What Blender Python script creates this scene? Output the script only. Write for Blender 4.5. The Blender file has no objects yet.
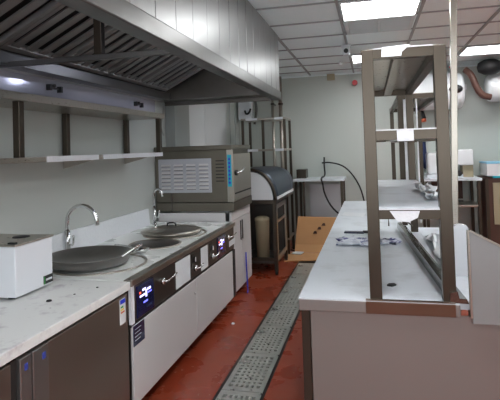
import bpy, bmesh, math, random
from mathutils import Vector, Matrix
random.seed(4)
C = bpy.context.scene.collection
R = math.radians

# ------------------------------------------------------------------ materials
def s2l(c):
    return tuple(((v/255)/12.92 if v/255 <= .04045 else ((v/255+.055)/1.055)**2.4) for v in c) + (1,)

def mat(name, rgb, rough=.5, metal=0., noise=0., nscale=8., bump=0., bscale=20., emis=None, estr=0., stretch=None, spec=.5, coat=0., trans=0., rvar=0.):
    m = bpy.data.materials.new(name); m.use_nodes = True
    nt = m.node_tree; b = nt.nodes['Principled BSDF']
    col = s2l(rgb)
    b.inputs['Base Color'].default_value = col
    b.inputs['Roughness'].default_value = rough
    b.inputs['Metallic'].default_value = metal
    b.inputs['Specular IOR Level'].default_value = spec
    b.inputs['Coat Weight'].default_value = coat
    b.inputs['Coat Roughness'].default_value = .12
    b.inputs['Transmission Weight'].default_value = trans
    if emis:
        b.inputs['Emission Color'].default_value = s2l(emis); b.inputs['Emission Strength'].default_value = estr
    tc = nt.nodes.new('ShaderNodeTexCoord'); mp = nt.nodes.new('ShaderNodeMapping')
    nt.links.new(tc.outputs['Object'], mp.inputs['Vector'])
    if stretch: mp.inputs['Scale'].default_value = stretch
    if noise or rvar:
        n = nt.nodes.new('ShaderNodeTexNoise'); n.inputs['Scale'].default_value = nscale; n.inputs['Detail'].default_value = 5
        nt.links.new(mp.outputs[0], n.inputs['Vector'])
        if noise:
            mx = nt.nodes.new('ShaderNodeMix'); mx.data_type = 'RGBA'
            mx.inputs[6].default_value = tuple(v*(1-noise) for v in col[:3])+(1,)
            mx.inputs[7].default_value = tuple(min(1, v*(1+noise)) for v in col[:3])+(1,)
            nt.links.new(n.outputs['Fac'], mx.inputs[0]); nt.links.new(mx.outputs[2], b.inputs['Base Color'])
        if rvar:
            mr = nt.nodes.new('ShaderNodeMapRange'); mr.inputs[3].default_value = max(.03, rough-rvar); mr.inputs[4].default_value = rough+rvar
            nt.links.new(n.outputs['Fac'], mr.inputs[0]); nt.links.new(mr.outputs[0], b.inputs['Roughness'])
    if bump:
        n2 = nt.nodes.new('ShaderNodeTexNoise'); n2.inputs['Scale'].default_value = bscale; n2.inputs['Detail'].default_value = 3
        nt.links.new(mp.outputs[0], n2.inputs['Vector'])
        bp = nt.nodes.new('ShaderNodeBump'); bp.inputs['Strength'].default_value = bump; bp.inputs['Distance'].default_value = .02
        nt.links.new(n2.outputs['Fac'], bp.inputs['Height']); nt.links.new(bp.outputs[0], b.inputs['Normal'])
    return m

def stain_mat(name, rgb, stain, rough, nscale, lo, hi, coat=0., spec=.5, second=None):
    """base colour with irregular stains that have a shape of their own"""
    m = mat(name, rgb, rough, spec=spec, coat=coat)
    nt = m.node_tree; b = nt.nodes['Principled BSDF']; tc = [n for n in nt.nodes if n.type == 'TEX_COORD'][0]
    prev = None
    for k, (st, sc, l, h) in enumerate([(stain, nscale, lo, hi)] + ([second] if second else [])):
        n = nt.nodes.new('ShaderNodeTexNoise'); n.inputs['Scale'].default_value = sc; n.inputs['Detail'].default_value = 8; n.inputs['Roughness'].default_value = .6
        nt.links.new(tc.outputs['Object'], n.inputs['Vector'])
        r = nt.nodes.new('ShaderNodeMapRange'); r.inputs[1].default_value = l; r.inputs[2].default_value = h
        nt.links.new(n.outputs['Fac'], r.inputs[0])
        mx = nt.nodes.new('ShaderNodeMix'); mx.data_type = 'RGBA'
        if prev is None: mx.inputs[6].default_value = s2l(rgb)
        else: nt.links.new(prev, mx.inputs[6])
        mx.inputs[7].default_value = s2l(st)
        nt.links.new(r.outputs[0], mx.inputs[0]); prev = mx.outputs[2]
    nt.links.new(prev, b.inputs['Base Color'])
    return m

M = {}
M['steel'] = mat('brushed_steel', (170,164,154), .30, .95, noise=.08, nscale=30, stretch=(1,1,12), rvar=.08)
M['steel_brown'] = mat('post_steel', (76,69,61), .34, .9, noise=.1, nscale=20, stretch=(1,1,.2), rvar=.08)
M['steel_dark'] = mat('dark_steel', (96,92,87), .34, .9, noise=.12, nscale=14, rvar=.08)
M['steel_door'] = mat('door_steel', (156,148,140), .36, .95, noise=.03, nscale=6, stretch=(10,10,.5), rvar=.04)
M['hood_steel'] = mat('hood_steel', (158,158,157), .34, .92, noise=.05, nscale=8, rvar=.05, bump=.12, bscale=3)
M['hood_lip'] = mat('hood_lip_steel', (108,107,105), .33, .95, rvar=.05, nscale=12)
M['baffle'] = mat('baffle_steel', (158,157,154), .42, .7, noise=.12, nscale=9)
M['steel_olive'] = mat('olive_steel', (108,103,93), .4, .85, noise=.1, nscale=14, rvar=.08)
M['chrome'] = mat('chrome', (215,215,215), .1, 1.)
M['panel_white'] = mat('white_film_panel', (204,202,202), .38, 0, noise=.03, nscale=3)
M['film'] = mat('protective_film', (226,230,234), .35, 0, bump=.3, bscale=40)
M['ctop'] = mat('cooker_glossy_top', (232,235,232), .28, 0, spec=.35, rvar=.05, nscale=4)
M['table'] = stain_mat('table_top_film', (213,219,226), (185,190,195), .32, 5, .5, .75, second=((150,140,128), 2.2, .66, .78))
M['table_front'] = mat('table_front_film', (134,127,123), .42, 0.5, noise=.04, nscale=3)
M['marble'] = stain_mat('smudged_white_top', (222,223,221), (168,160,168), .4, 9, .54, .75, second=((110,94,120), 22, .68, .74))
M['wall'] = mat('wall_cladding', (186,191,187), .3, 0, noise=.02, nscale=1.5, bump=.03, bscale=4)
M['wall_gloss'] = mat('glossy_wall_panel', (196,201,205), .16, 0.15, noise=.03, nscale=2, bump=.04, bscale=3)
M['wall_far'] = mat('back_wall_paint', (184,190,184), .5, 0, noise=.02, nscale=1.2)
M['ceil'] = mat('ceiling_tile', (238,248,250), .8, 0, bump=.25, bscale=160, noise=.04, nscale=60)
M['tbar'] = mat('ceiling_bar', (150,153,154), .5, 0)
M['vent'] = mat('vent_grille', (205,210,212), .5, 0)
M['lamp'] = mat('lamp_diffuser', (255,255,255), .5, 0, emis=(250,253,255), estr=9.)
M['white'] = mat('white_plastic', (214,217,222), .35, 0)
M['enamel'] = mat('white_enamel', (222,224,226), .25, 0, coat=.3)
M['black'] = mat('black_plastic', (24,24,26), .45, 0)
M['rubber'] = mat('black_rubber', (18,18,20), .6, 0)
M['dark'] = mat('dark_gap', (30,27,25), .6, 0)
M['iron'] = mat('wok_iron', (128,126,124), .36, .85, noise=.2, nscale=12, rvar=.1)
M['glass_dark'] = mat('black_glass', (24,34,72), .1, 0, coat=.5)
M['led_blue'] = mat('display_blue', (90,90,230), .4, emis=(110,110,255), estr=1.2)
M['led_white'] = mat('display_white', (230,235,255), .4, emis=(190,185,255), estr=1.3)
M['led_red'] = mat('display_red', (255,80,40), .4, emis=(255,90,60), estr=1.2)
M['mark_blue'] = mat('mark_blue', (52,66,150), .5)
M['navy'] = mat('navy', (34,42,66), .5)
M['cloth_navy'] = mat('navy_cloth', (42,52,88), .9, noise=.2, nscale=14, bump=.4, bscale=12)
M['cyan'] = mat('cyan_label', (22,168,190), .4)
M['cyan_soft'] = mat('pale_blue_edge', (130,190,220), .4)
M['green'] = mat('green_label', (60,150,70), .5)
M['yellow'] = mat('yellow_label', (225,190,60), .5)
M['card'] = mat('cardboard', (182,136,92), .8, 0, noise=.1, nscale=6, bump=.1, bscale=60)
M['cardprint'] = mat('cardboard_print', (70,45,32), .8)
M['blue'] = mat('blue_cord', (40,60,200), .4)
M['red'] = mat('red_plastic', (190,40,48), .4)
M['pipe_brown'] = mat('brown_pipe_wrap', (80,50,40), .55, 0, noise=.15, nscale=10)
M['beige'] = mat('beige_box', (160,148,122), .6)
M['grate'] = mat('grate_steel', (205,206,200), .3, .7, noise=.2, nscale=11, rvar=.1)
M['channel'] = mat('wet_channel', (26,28,26), .3, .2, noise=.3, nscale=8)
M['lid_cover'] = mat('roll_cover', (62,72,84), .32, .5, noise=.06, nscale=5)
M['grey_panel'] = mat('grey_panel_steel', (136,137,137), .42, .3, noise=.08, nscale=5, rvar=.08)
M['orange'] = mat('orange_tip', (200,96,60), .5)
M['grey_pl'] = mat('grey_plaster', (150,154,150), .7, noise=.03, nscale=3)

# epoxy floor
def floor_mat():
    m = mat('red_floor_epoxy', (136,66,46), .3, 0, spec=.55)
    nt = m.node_tree; b = nt.nodes['Principled BSDF']; tc = [n for n in nt.nodes if n.type == 'TEX_COORD'][0]
    n = nt.nodes.new('ShaderNodeTexNoise'); n.inputs['Scale'].default_value = 3.2; n.inputs['Detail'].default_value = 8
    n2 = nt.nodes.new('ShaderNodeTexNoise'); n2.inputs['Scale'].default_value = 28; n2.inputs['Detail'].default_value = 4
    for q in (n, n2): nt.links.new(tc.outputs['Object'], q.inputs['Vector'])
    r1 = nt.nodes.new('ShaderNodeMapRange'); r1.inputs[1].default_value = .35; r1.inputs[2].default_value = .7
    nt.links.new(n.outputs['Fac'], r1.inputs[0])
    mx = nt.nodes.new('ShaderNodeMix'); mx.data_type = 'RGBA'
    mx.inputs[6].default_value = s2l((142,54,32)); mx.inputs[7].default_value = s2l((154,74,50))
    nt.links.new(r1.outputs[0], mx.inputs[0])
    r2 = nt.nodes.new('ShaderNodeMapRange'); r2.inputs[1].default_value = .68; r2.inputs[2].default_value = .78
    nt.links.new(n2.outputs['Fac'], r2.inputs[0])
    mx2 = nt.nodes.new('ShaderNodeMix'); mx2.data_type = 'RGBA'; mx2.inputs[7].default_value = s2l((176,140,122))
    nt.links.new(mx.outputs[2], mx2.inputs[6]); nt.links.new(r2.outputs[0], mx2.inputs[0]); nt.links.new(mx2.outputs[2], b.inputs['Base Color'])
    r3 = nt.nodes.new('ShaderNodeMapRange'); r3.inputs[1].default_value = .3; r3.inputs[2].default_value = .7; r3.inputs[3].default_value = .12; r3.inputs[4].default_value = .5
    nt.links.new(n.outputs['Fac'], r3.inputs[0]); nt.links.new(r3.outputs[0], b.inputs['Roughness'])
    return m
M['floor'] = floor_mat()

# ------------------------------------------------------------------ mesh helpers (world coordinates)
class MB:
    def __init__(s): s.bm = bmesh.new(); s.mats = []
    def _mi(s, m):
        if m is None: return 0
        if m not in s.mats: s.mats.append(m)
        return s.mats.index(m)
    def box(s, x0, x1, y0, y1, z0, z1, m=None, bev=0, rot=None):
        x0, x1 = sorted((x0, x1)); y0, y1 = sorted((y0, y1)); z0, z1 = sorted((z0, z1))
        r = bmesh.ops.create_cube(s.bm, size=1)
        c = Vector(((x0+x1)/2, (y0+y1)/2, (z0+z1)/2))
        mt = Matrix.Translation(c) @ (rot.to_4x4() if rot else Matrix.Identity(4)) @ Matrix.Diagonal((x1-x0, y1-y0, z1-z0, 1))
        bmesh.ops.transform(s.bm, matrix=mt, verts=r['verts'])
        fs = {f for v in r['verts'] for f in v.link_faces}
        i = s._mi(m)
        for f in fs: f.material_index = i
        if bev:
            es = {e for v in r['verts'] for e in v.link_edges}
            rr = bmesh.ops.bevel(s.bm, geom=list(es), offset=bev, segments=2, affect='EDGES', profile=.5)
            for f in rr['faces']: f.material_index = i
        return s
    def poly(s, base, vec, m=None):
        """prism: polygon (list of 3D points) pushed along vec"""
        v = Vector(vec); a = [s.bm.verts.new(p) for p in base]; b = [s.bm.verts.new(Vector(p)+v) for p in base]
        i = s._mi(m); fs = [s.bm.faces.new(a[::-1]), s.bm.faces.new(b)]
        for k in range(len(a)): fs.append(s.bm.faces.new((a[k], a[(k+1) % len(a)], b[(k+1) % len(a)], b[k])))
        for f in fs: f.material_index = i
        return s
    def cyl(s, c, r, h, m=None, seg=24, r2=None, axis='z'):
        rr = bmesh.ops.create_cone(s.bm, cap_ends=True, segments=seg, radius1=r, radius2=r if r2 is None else r2, depth=h)
        rot = {'z': Matrix.Identity(4), 'x': Matrix.Rotation(R(90), 4, 'Y'), 'y': Matrix.Rotation(R(90), 4, 'X')}[axis]
        bmesh.ops.transform(s.bm, matrix=Matrix.Translation(c) @ rot, verts=rr['verts'])
        i = s._mi(m)
        for f in {f for v in rr['verts'] for f in v.link_faces}: f.material_index = i; f.smooth = True if len(f.verts) == 4 else False
        return s
    def tube(s, pts, r, m=None, seg=10, caps=True, smooth_path=0):
        P = [Vector(p) for p in pts]
        for _ in range(smooth_path):
            Q = [P[0]]
            for a, b in zip(P[:-1], P[1:]): Q += [a.lerp(b, .25), a.lerp(b, .75)]
            Q.append(P[-1]); P = Q
        rs = r if isinstance(r, (list, tuple)) else None
        rings = []; up = None
        for k, p in enumerate(P):
            t = (P[min(k+1, len(P)-1)] - P[max(k-1, 0)]).normalized()
            if up is None: up = Vector((0, 0, 1)) if abs(t.z) < .9 else Vector((0, 1, 0))
            n = t.cross(up)
            if n.length < 1e-4: n = t.cross(Vector((1, 0, 0)))
            n.normalize(); up = n.cross(t).normalized()
            rad = r if rs is None else rs[0] + (rs[1]-rs[0])*k/(len(P)-1)
            rings.append([s.bm.verts.new(p + (n*math.cos(2*math.pi*j/seg) + up*math.sin(2*math.pi*j/seg))*rad) for j in range(seg)])
        i = s._mi(m)
        for a, b in zip(rings[:-1], rings[1:]):
            for j in range(seg):
                f = s.bm.faces.new((a[j], a[(j+1) % seg], b[(j+1) % seg], b[j])); f.smooth = True; f.material_index = i
        if caps:
            for rg in (rings[0][::-1], rings[-1]):
                f = s.bm.faces.new(rg); f.material_index = i
        return s
    def lathe(s, prof, c, m=None, seg=40, tilt=None):
        """prof: list of (r, z), around vertical axis at c"""
        i = s._mi(m); rings = []
        T = tilt.to_4x4() if tilt else Matrix.Identity(4)
        for r, z in prof:
            if r < 1e-5: rings.append([s.bm.verts.new(Vector(c) + T @ Vector((0, 0, z)))])
            else: rings.append([s.bm.verts.new(Vector(c) + T @ Vector((r*math.cos(2*math.pi*j/seg), r*math.sin(2*math.pi*j/seg), z))) for j in range(seg)])
        for a, b in zip(rings[:-1], rings[1:]):
            for j in range(seg):
                q = []
                for rg, jj in ((a, j), (a, j+1), (b, j+1), (b, j)):
                    v = rg[jj % len(rg)]
                    if v not in q: q.append(v)
                if len(q) > 2:
                    f = s.bm.faces.new(q); f.smooth = True; f.material_index = i
        return s
    def grid(s, fn, nu, nv, m=None):
        i = s._mi(m)
        g = [[s.bm.verts.new(fn(u/nu, v/nv)) for v in range(nv+1)] for u in range(nu+1)]
        for u in range(nu):
            for v in range(nv):
                f = s.bm.faces.new((g[u][v], g[u+1][v], g[u+1][v+1], g[u][v+1])); f.smooth = True; f.material_index = i
        return s
    def build(s, name, m, parent=None, origin=None, bevel=0, solid=0):
        o0 = Vector(origin) if origin is not None else (Vector(parent['_o']) if parent is not None else Vector((0, 0, 0)))
        bmesh.ops.recalc_face_normals(s.bm, faces=s.bm.faces)
        if not s.mats: s.mats = [m]
        me = bpy.data.meshes.new(name)
        bmesh.ops.translate(s.bm, vec=-o0, verts=s.bm.verts)
        s.bm.to_mesh(me); s.bm.free()
        for q in s.mats: me.materials.append(q if q is not None else m)
        ob = bpy.data.objects.new(name, me); C.objects.link(ob)
        if parent is not None: ob.parent = parent; ob['_o'] = parent['_o']
        else: ob.location = o0; ob['_o'] = tuple(o0)
        if solid:
            md = ob.modifiers.new('thickness', 'SOLIDIFY'); md.thickness = solid; md.offset = 0
        if bevel:
            md = ob.modifiers.new('edge', 'BEVEL'); md.width = bevel; md.segments = 2; md.limit_method = 'ANGLE'; md.angle_limit = R(40)
        return ob

def thing(name, label, cat, o, group=None):
    e = bpy.data.objects.new(name, None); C.objects.link(e); e.location = o; e['_o'] = tuple(o)
    e.empty_display_size = .1
    e['label'] = label; e['category'] = cat
    if group: e['group'] = group
    return e
def tag(o, label, cat, group=None):
    o['label'] = label; o['category'] = cat
    if group: o['group'] = group
    return o
def struct(o): o['kind'] = 'structure'; return o
def stuff(o): o['kind'] = 'stuff'; return o
def bx(name, m, p, x0, x1, y0, y1, z0, z1, bev=0, **k):
    return MB().box(x0, x1, y0, y1, z0, z1).build(name, m, p, bevel=bev, **k)

# ------------------------------------------------------------------ room
XL, XR, YB, YF, ZC = -2.13, 3.4, 8.05, -1.6, 2.65
DX0, DX1 = -.985, -.685
b = MB()
b.box(XL-.1, DX0, YF-.1, YB+.1, -.12, 0); b.box(DX1, XR+.1, YF-.1, YB+.1, -.12, 0); b.box(DX0, DX1, 7.0, YB+.1, -.12, 0)
struct(b.build('floor', M['floor']))
struct(MB().box(XL-.1, XR+.1, YF-.1, YB+.1, ZC+.012, ZC+.1).build('ceiling', M['ceil']))
struct(MB().box(XL-.1, XR+.1, YB, YB+.1, 0, ZC+.05).build('wall_back', M['wall_far']))
# the left wall: cladding with seams
struct(MB().box(XL-.1, XL, YF-.1, YB, 0, ZC+.05).build('wall_left', M['wall']))
b = MB()
for y in (7.5, 7.8): b.box(XL, XL+.006, y-.006, y+.006, .1, ZC)
struct(b.build('trim_1', M['tbar']))
struct(MB().box(XL, XL+.012, .3, 4.7, 1.84, 2.03).build('trim_2', mat('lavender_gloss_panel', (206,206,222), .12, .3, bump=.04, bscale=3)))
struct(MB().box(XL, XL+.11, 4.98, 5.42, 1.5, ZC, bev=.004).build('trim_3', M['grey_pl']))
b = MB()
for a, c in ((5.425, 6.2), (6.21, 7.2)): b.box(XL, XL+.03, a, c, 1.0, ZC, bev=.004)
struct(b.build('trim_8', M['enamel']))
struct(MB().box(XR, XR+.1, YF-.1, YB, 0, ZC+.05).build('wall_right', M['wall_far']))
WX0, WX1, WZ0, WZ1 = -1.95, 1.9, .95, 2.35
struct(MB().box(XL, WX0, YF-.1, YF, 0, ZC+.05).box(WX1, XR, YF-.1, YF, 0, ZC+.05).box(WX0, WX1, YF-.1, YF, 0, WZ0).box(WX0, WX1, YF-.1, YF, WZ1, ZC+.05).build('wall_front', M['wall_far']))
wn = MB()
for x in (WX0+.02, -.68, .62, WX1-.02): wn.box(x-.02, x+.02, YF-.07, YF-.03, WZ0, WZ1)
wn.box(WX0, WX1, YF-.07, YF-.03, WZ0, WZ0+.04).box(WX0, WX1, YF-.07, YF-.03, WZ1-.04, WZ1)
struct(wn.build('added_window_1', M['steel']))  # unseen window, added behind the camera to light surfaces facing it
pl = bpy.data.lights.new('added_window_portal', 'AREA'); pl.shape = 'RECTANGLE'; pl.size = WX1-WX0; pl.size_y = WZ1-WZ0; pl.cycles.is_portal = True
po = bpy.data.objects.new('added_window_portal', pl); C.objects.link(po); po.location = ((WX0+WX1)/2, YF-.09, (WZ0+WZ1)/2); po.rotation_euler = (R(90), 0, 0)
# ceiling grid
GX = [-.225 + .685*k for k in range(-2, 6)]
GY = [4.03 + .605*k for k in range(-9, 7)]
b = MB()
for x in GX: b.box(x-.012, x+.012, YF, YB, ZC-.004, ZC+.011)
struct(b.build('trim_4', M['tbar']))
b = MB()
for y in GY: b.box(XL, XR, y-.005, y+.005, ZC-.001, ZC+.011)
struct(b.build('trim_5', M['tbar']))
struct(MB().box(XL, XR, YB-.02, YB, ZC-.02, ZC+.01).build('trim_6', M['ceil']))

# lamps
def lamp(ix, iy, label):
    x0, x1 = GX[ix]+.02, GX[ix+1]-.03; y0, y1 = GY[iy]+.01, GY[iy+1]-.01
    t = thing('ceiling_light', label, 'light', ((x0+x1)/2, (y0+y1)/2, ZC-.012), 'recessed square ceiling lights')
    f = MB(); w = .014
    f.box(x0, x1, y0, y0+w, ZC-.012, ZC+.012); f.box(x0, x1, y1-w, y1, ZC-.012, ZC+.012)
    f.box(x0, x0+w, y0+w, y1-w, ZC-.012, ZC+.012); f.box(x1-w, x1, y0+w, y1-w, ZC-.012, ZC+.012)
    f.build('frame', M['enamel'], t)
    bx('diffuser', M['lamp'], t, x0+w, x1-w, y0+w, y1-w, ZC-.006, ZC+.01)
lamp(2, 9, 'bright square ceiling light nearest the camera, directly in front of the ceiling vent')
lamp(2, 13, 'ceiling light far back, mostly hidden behind the tall post of the over-shelf')
lamp(4, 13, 'long bright ceiling light at the right edge above the water heaters')
for ix, iy in ((4, 9), (2, 5), (4, 5), (6, 5), (0, 5), (6, 9), (2, 1), (4, 1)):
    lamp(ix, iy, 'square ceiling light outside the view, above or behind the camera')
# vent
x0, x1, y0, y1 = GX[2]+.03, GX[3]-.03, GY[10]+.01, GY[11]-.02
t = thing('ceiling_vent', 'grey slatted ceiling vent right behind the nearest ceiling light', 'vent', ((x0+x1)/2, (y0+y1)/2, ZC-.008))
f = MB(); w = .03
f.box(x0, x1, y0, y0+w, ZC-.008, ZC+.012); f.box(x0, x1, y1-w, y1, ZC-.008, ZC+.012); f.box(x0, x0+w, y0+w, y1-w, ZC-.008, ZC+.012); f.box(x1-w, x1, y0+w, y1-w, ZC-.008, ZC+.012)
f.box((x0+x1)/2-.01, (x0+x1)/2+.01, y0, y1, ZC-.007, ZC+.01)
f.build('frame', M['vent'], t)
f = MB()
k = y0+.04
while k < y1-.035: f.box(x0+.03, x1-.03, k, k+.014, ZC-.003, ZC+.004, rot=None); k += .03
f.build('grille', M['vent'], t)
# security camera
t = thing('security_camera', 'small white dome camera with a black lens on the ceiling', 'camera', (-.235, 5.8, ZC))
MB().cyl((-.235, 5.8, ZC-.012), .055, .035).build('base', M['white'], t)
bx('body', M['white'], t, -.275, -.195, 5.74, 5.84, ZC-.115, ZC-.03, bev=.012)
MB().cyl((-.235, 5.735, ZC-.075), .026, .02, axis='y').build('lens', M['black'], t)
t = thing('sprinkler_head', 'tiny white sprinkler head on the ceiling behind the dome camera', 'sprinkler', (-.37, 6.85, ZC))
MB().cyl((-.37, 6.85, ZC-.02), .012, .045).cyl((-.37, 6.85, ZC-.05), .03, .006).build('body', M['white'], t)
tag(MB().box(-.64, -.52, 7.97, 8.05, 2.55, 2.645, bev=.005).build('junction_box', M['beige'], origin=(-.58, 8.05, 2.6)), 'small beige junction box high on the back wall under the ceiling', 'box')
t = thing('alarm_sounder', 'small red alarm sounder on the back wall left of the over-shelf post', 'alarm', (-.21, 8.05, 2.48))
MB().cyl((-.21, 8.02, 2.48), .03, .06, axis='y').build('base', M['white'], t)
MB().cyl((-.21, 7.965, 2.48), .042, .05, axis='y').build('bell', M['red'], t)

# ------------------------------------------------------------------ floor drain
b = MB()
b.box(DX0, DX1, YF, 7.0, -.12, -.07)
b.box(DX0, DX0+.018, YF, 7.0, -.07, .002); b.box(DX1-.018, DX1, YF, 7.0, -.07, .002); b.box(DX0, DX1, 6.98, 7.0, -.07, .002)
struct(b.build('trim_7', M['channel']))
proto = None
gy = 1.3
gi = 0
glab = ['grate cover second from the camera end of the drain', 'drain grate']
n_gr = 0
ys = []
while gy + .57 < 7.0: ys.append(gy); gy += .575
ordw = ['nearest', 'second nearest', 'third', 'fourth', 'fifth', 'sixth', 'seventh', 'eighth', 'ninth', 'farthest']
for k, y in enumerate(ys):
    vis = k-1
    if k == 0: lab = 'floor drain grate mostly below the bottom edge of the photo'
    elif k == len(ys)-1: lab = 'farthest floor drain grate, in front of the cardboard'
    else: lab = 'wet perforated steel floor drain grate, %s of the row counted from the bottom edge' % ['', 'first', 'second', 'third', 'fourth', 'fifth', 'sixth', 'seventh', 'eighth'][k]
    if proto is None:
        t = thing('drain_grate', lab, 'drain grate', ((DX0+DX1)/2, y, -.03), 'steel grates over the floor drain')
        b = MB(); xa, xb = DX0+.02, DX1-.02
        b.box(xa, xb, y, y+.05, -.03, .004); b.box(xa, xb, y+.52, y+.57, -.03, .004)
        b.box(xa, xa+.028, y+.05, y+.52, -.03, .004); b.box(xb-.028, xb, y+.05, y+.52, -.03, .004)
        b.build('frame', M['grate'], t)
        b = MB()
        nx, ny = 6, 10; wx = (xb-xa-.056)/nx; wy = .47/ny
        for i in range(1, nx): b.box(xa+.028+i*wx-.008, xa+.028+i*wx+.008, y+.05, y+.52, -.026, .001)
        for j in range(1, ny): b.box(xa+.028, xb-.028, y+.05+j*wy-.011, y+.05+j*wy+.011, -.022, .003)
        b.build('mesh', M['grate'], t)
        proto = t
    else:
        t = proto.copy(); C.objects.link(t); t.location = (proto.location.x, y, -.03); t['label'] = lab
        for ch in list(proto.children):
            c = ch.copy(); C.objects.link(c); c.parent = t

# debris on the floor
for (x, y, r) in ((-1.2, 4.17, .014), (-1.26, 4.35, .008), (-1.12, 4.3, .006)):
    pass
b = MB(); b.lathe([(0, .016), (.012, .012), (.018, .004), (.014, .0), (0, 0)], (-1.21, 4.17, .0), seg=9)
tag(b.build('white_crumb', M['white'], origin=(-1.21, 4.17, 0)), 'small white scrap lying on the red floor beside the cooker', 'scrap')

# ------------------------------------------------------------------ undercounter fridge (left foreground)
FX = -1.3
t = thing('undercounter_fridge', 'low steel fridge counter with a smudged white top under the white machine', 'fridge', (-1.7, 1.6, 0))
bx('worktop', M['marble'], t, XL+.005, FX, .55, 2.505, .757, .8, bev=.004)
bx('body', M['steel_dark'], t, XL+.01, FX-.035, .57, 2.5, .1, .757)
for x in (-2.05, -1.4):
    for y in (.62, 2.42): MB().cyl((x, y, .05), .02, .1).build('foot', M['steel'], t)
d = bx('door', M['steel_door'], t, FX-.034, FX-.008, 1.80, 2.485, .115, .742, bev=.004)
h = MB().box(FX-.03, FX-.002, 1.70, 1.796, .115, .742).build('door_grip', M['hood_steel'], d, bevel=.004)
MB().box(FX-.002, FX, 1.755, 1.775, .69, .715).build('brand_mark', M['mark_blue'], d)
d = bx('door', M['steel_door'], t, FX-.034, FX-.008, .9, 1.585, .115, .742, bev=.004)
h = MB().box(FX-.03, FX-.002, 1.628, 1.692, .115, .742).build('door_grip', M['hood_steel'], d, bevel=.004)
MB().box(FX-.002, FX, 1.65, 1.668, .69, .715).build('brand_mark', M['mark_blue'], d)
bx('door_gap', M['dark'], t, FX-.037, FX-.02, 1.588, 1.628, .115, .742)
# energy label
lb = MB().box(FX-.008, FX-.006, 2.395, 2.455, .60, .73).build('energy_label', M['enamel'], t)
MB().box(FX-.006, FX-.005, 2.398, 2.452, .705, .727).build('label_header', M['blue'], lb)
for k, c in enumerate(('green', 'yellow', 'orange')):
    MB().box(FX-.006, FX-.005, 2.402, 2.43+.006*k, .685-.014*k, .694-.014*k).build('label_bar', M[c], lb)

# white machine on top
t = thing('countertop_machine', 'white box shaped kitchen machine with black knobs on the left counter', 'kitchen appliance', (-1.9, 2.2, .8))
bx('body', M['white'], t, -2.12, -1.69, 2.09, 2.38, .815, 1.062, bev=.006)
bx('lid', M['steel'], t, -2.125, -1.684, 2.085, 2.386, 1.062, 1.072, bev=.003)
for x in (-2.06, -1.75):
    for y in (2.14, 2.33): MB().cyl((x, y, .8075), .02, .015).build('foot', M['black'], t)
MB().cyl((-1.99, 2.19, 1.079), .03, .014).cyl((-1.99, 2.19, 1.094), .02, .02).build('knob', M['black'], t)
MB().lathe([(0, .006), (.04, .005), (.045, 0), (0, 0)], (-1.82, 2.3, 1.072)).build('knob', M['black'], t)
MB().box(-1.74, -1.70, 2.1, 2.12, 1.072, 1.08).build('latch', M['black'], t)
lb = bx('label', M['black'], t, -1.6905, -1.686, 2.30, 2.375, .826, .868)
MB().box(-1.686, -1.6845, 2.30, 2.306, .826, .866).build('stripe', M['green'], lb)
MB().box(-1.686, -1.6845, 2.315, 2.365, .842, .852).build('printed_line', M['white'], lb)
for k, (x, y, r, q) in enumerate(((-1.53, 2.12, .014, 'dark crumb nearest the white machine on the counter'), (-1.47, 2.24, .006, 'tiny dark fleck on the counter between two smudges'), (-1.42, 2.37, .007, 'small dark crumb near the corner of the counter by the cooker'))):
    tag(MB().lathe([(0, r*.6), (r*.8, r*.45), (r, 0), (0, 0)], (x, y, .8), seg=7).build('crumb', M['rubber'], origin=(x, y, .8)), q, 'crumb')

# ------------------------------------------------------------------ big induction cooker
CY0, CY1 = 2.515, 4.65
t = thing('induction_cooker', 'long steel wok cooker with a glossy top, blue lit displays and white front panels', 'cooker', (-1.7, 3.58, 0))
b = MB().box(XL+.01, FX-.02, CY0+.01, CY1-.01, .1, .775)
b.build('body', M['steel_dark'], t)
bx('worktop', M['ctop'], t, XL+.01, FX-.05, CY0, CY1, .775, .8)
bx('front_edge', M['steel'], t, FX-.05, FX+.005, CY0, CY1, .765, .803, bev=.006)
MB().poly([(XL+.005, CY0+.35, .8), (XL+.04, CY0+.35, .8), (XL+.025, CY0+.35, .955), (XL+.005, CY0+.35, .955)], (0, CY1-CY0-.54, 0)).build('splashback', M['film'], t)
for x in (-2.05, -1.42):
    for y in (2.58, 3.6, 4.58): MB().cyl((x, y, .05), .02, .1).build('foot', M['steel_dark'], t)
# control fascia (steel), lower white panels
bx('control_fascia', M['steel_dark'], t, FX-.02, FX-.004, CY0+.05, CY1-.04, .565, .765, bev=.003)
for (a, c) in ((CY0+.015, 3.545), (3.555, 4.55)):
    bx('front_panel', M['panel_white'], t, FX-.02, FX-.004, a, c, .115, .545, bev=.003)
bx('gap_strip', M['dark'], t, FX-.022, FX-.012, CY0+.01, CY1-.03, .54, .57)
MB().box(FX-.02, FX-.002, CY0, CY0+.035, .56, .765).build('corner_strip', M['film'], t)
bx('grille', M['black'], t, FX-.02, FX-.004, 4.56, 4.64, .115, .545)
bx('film_patch', M['film'], t, FX-.003, FX, 4.44, 4.63, .605, .655)
bx('film_patch', M['film'], t, FX-.003, FX, 3.15, 3.42, .575, .752)
bx('film_patch', M['film'], t, FX-.003, FX, 3.66, 3.82, .575, .745)

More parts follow.
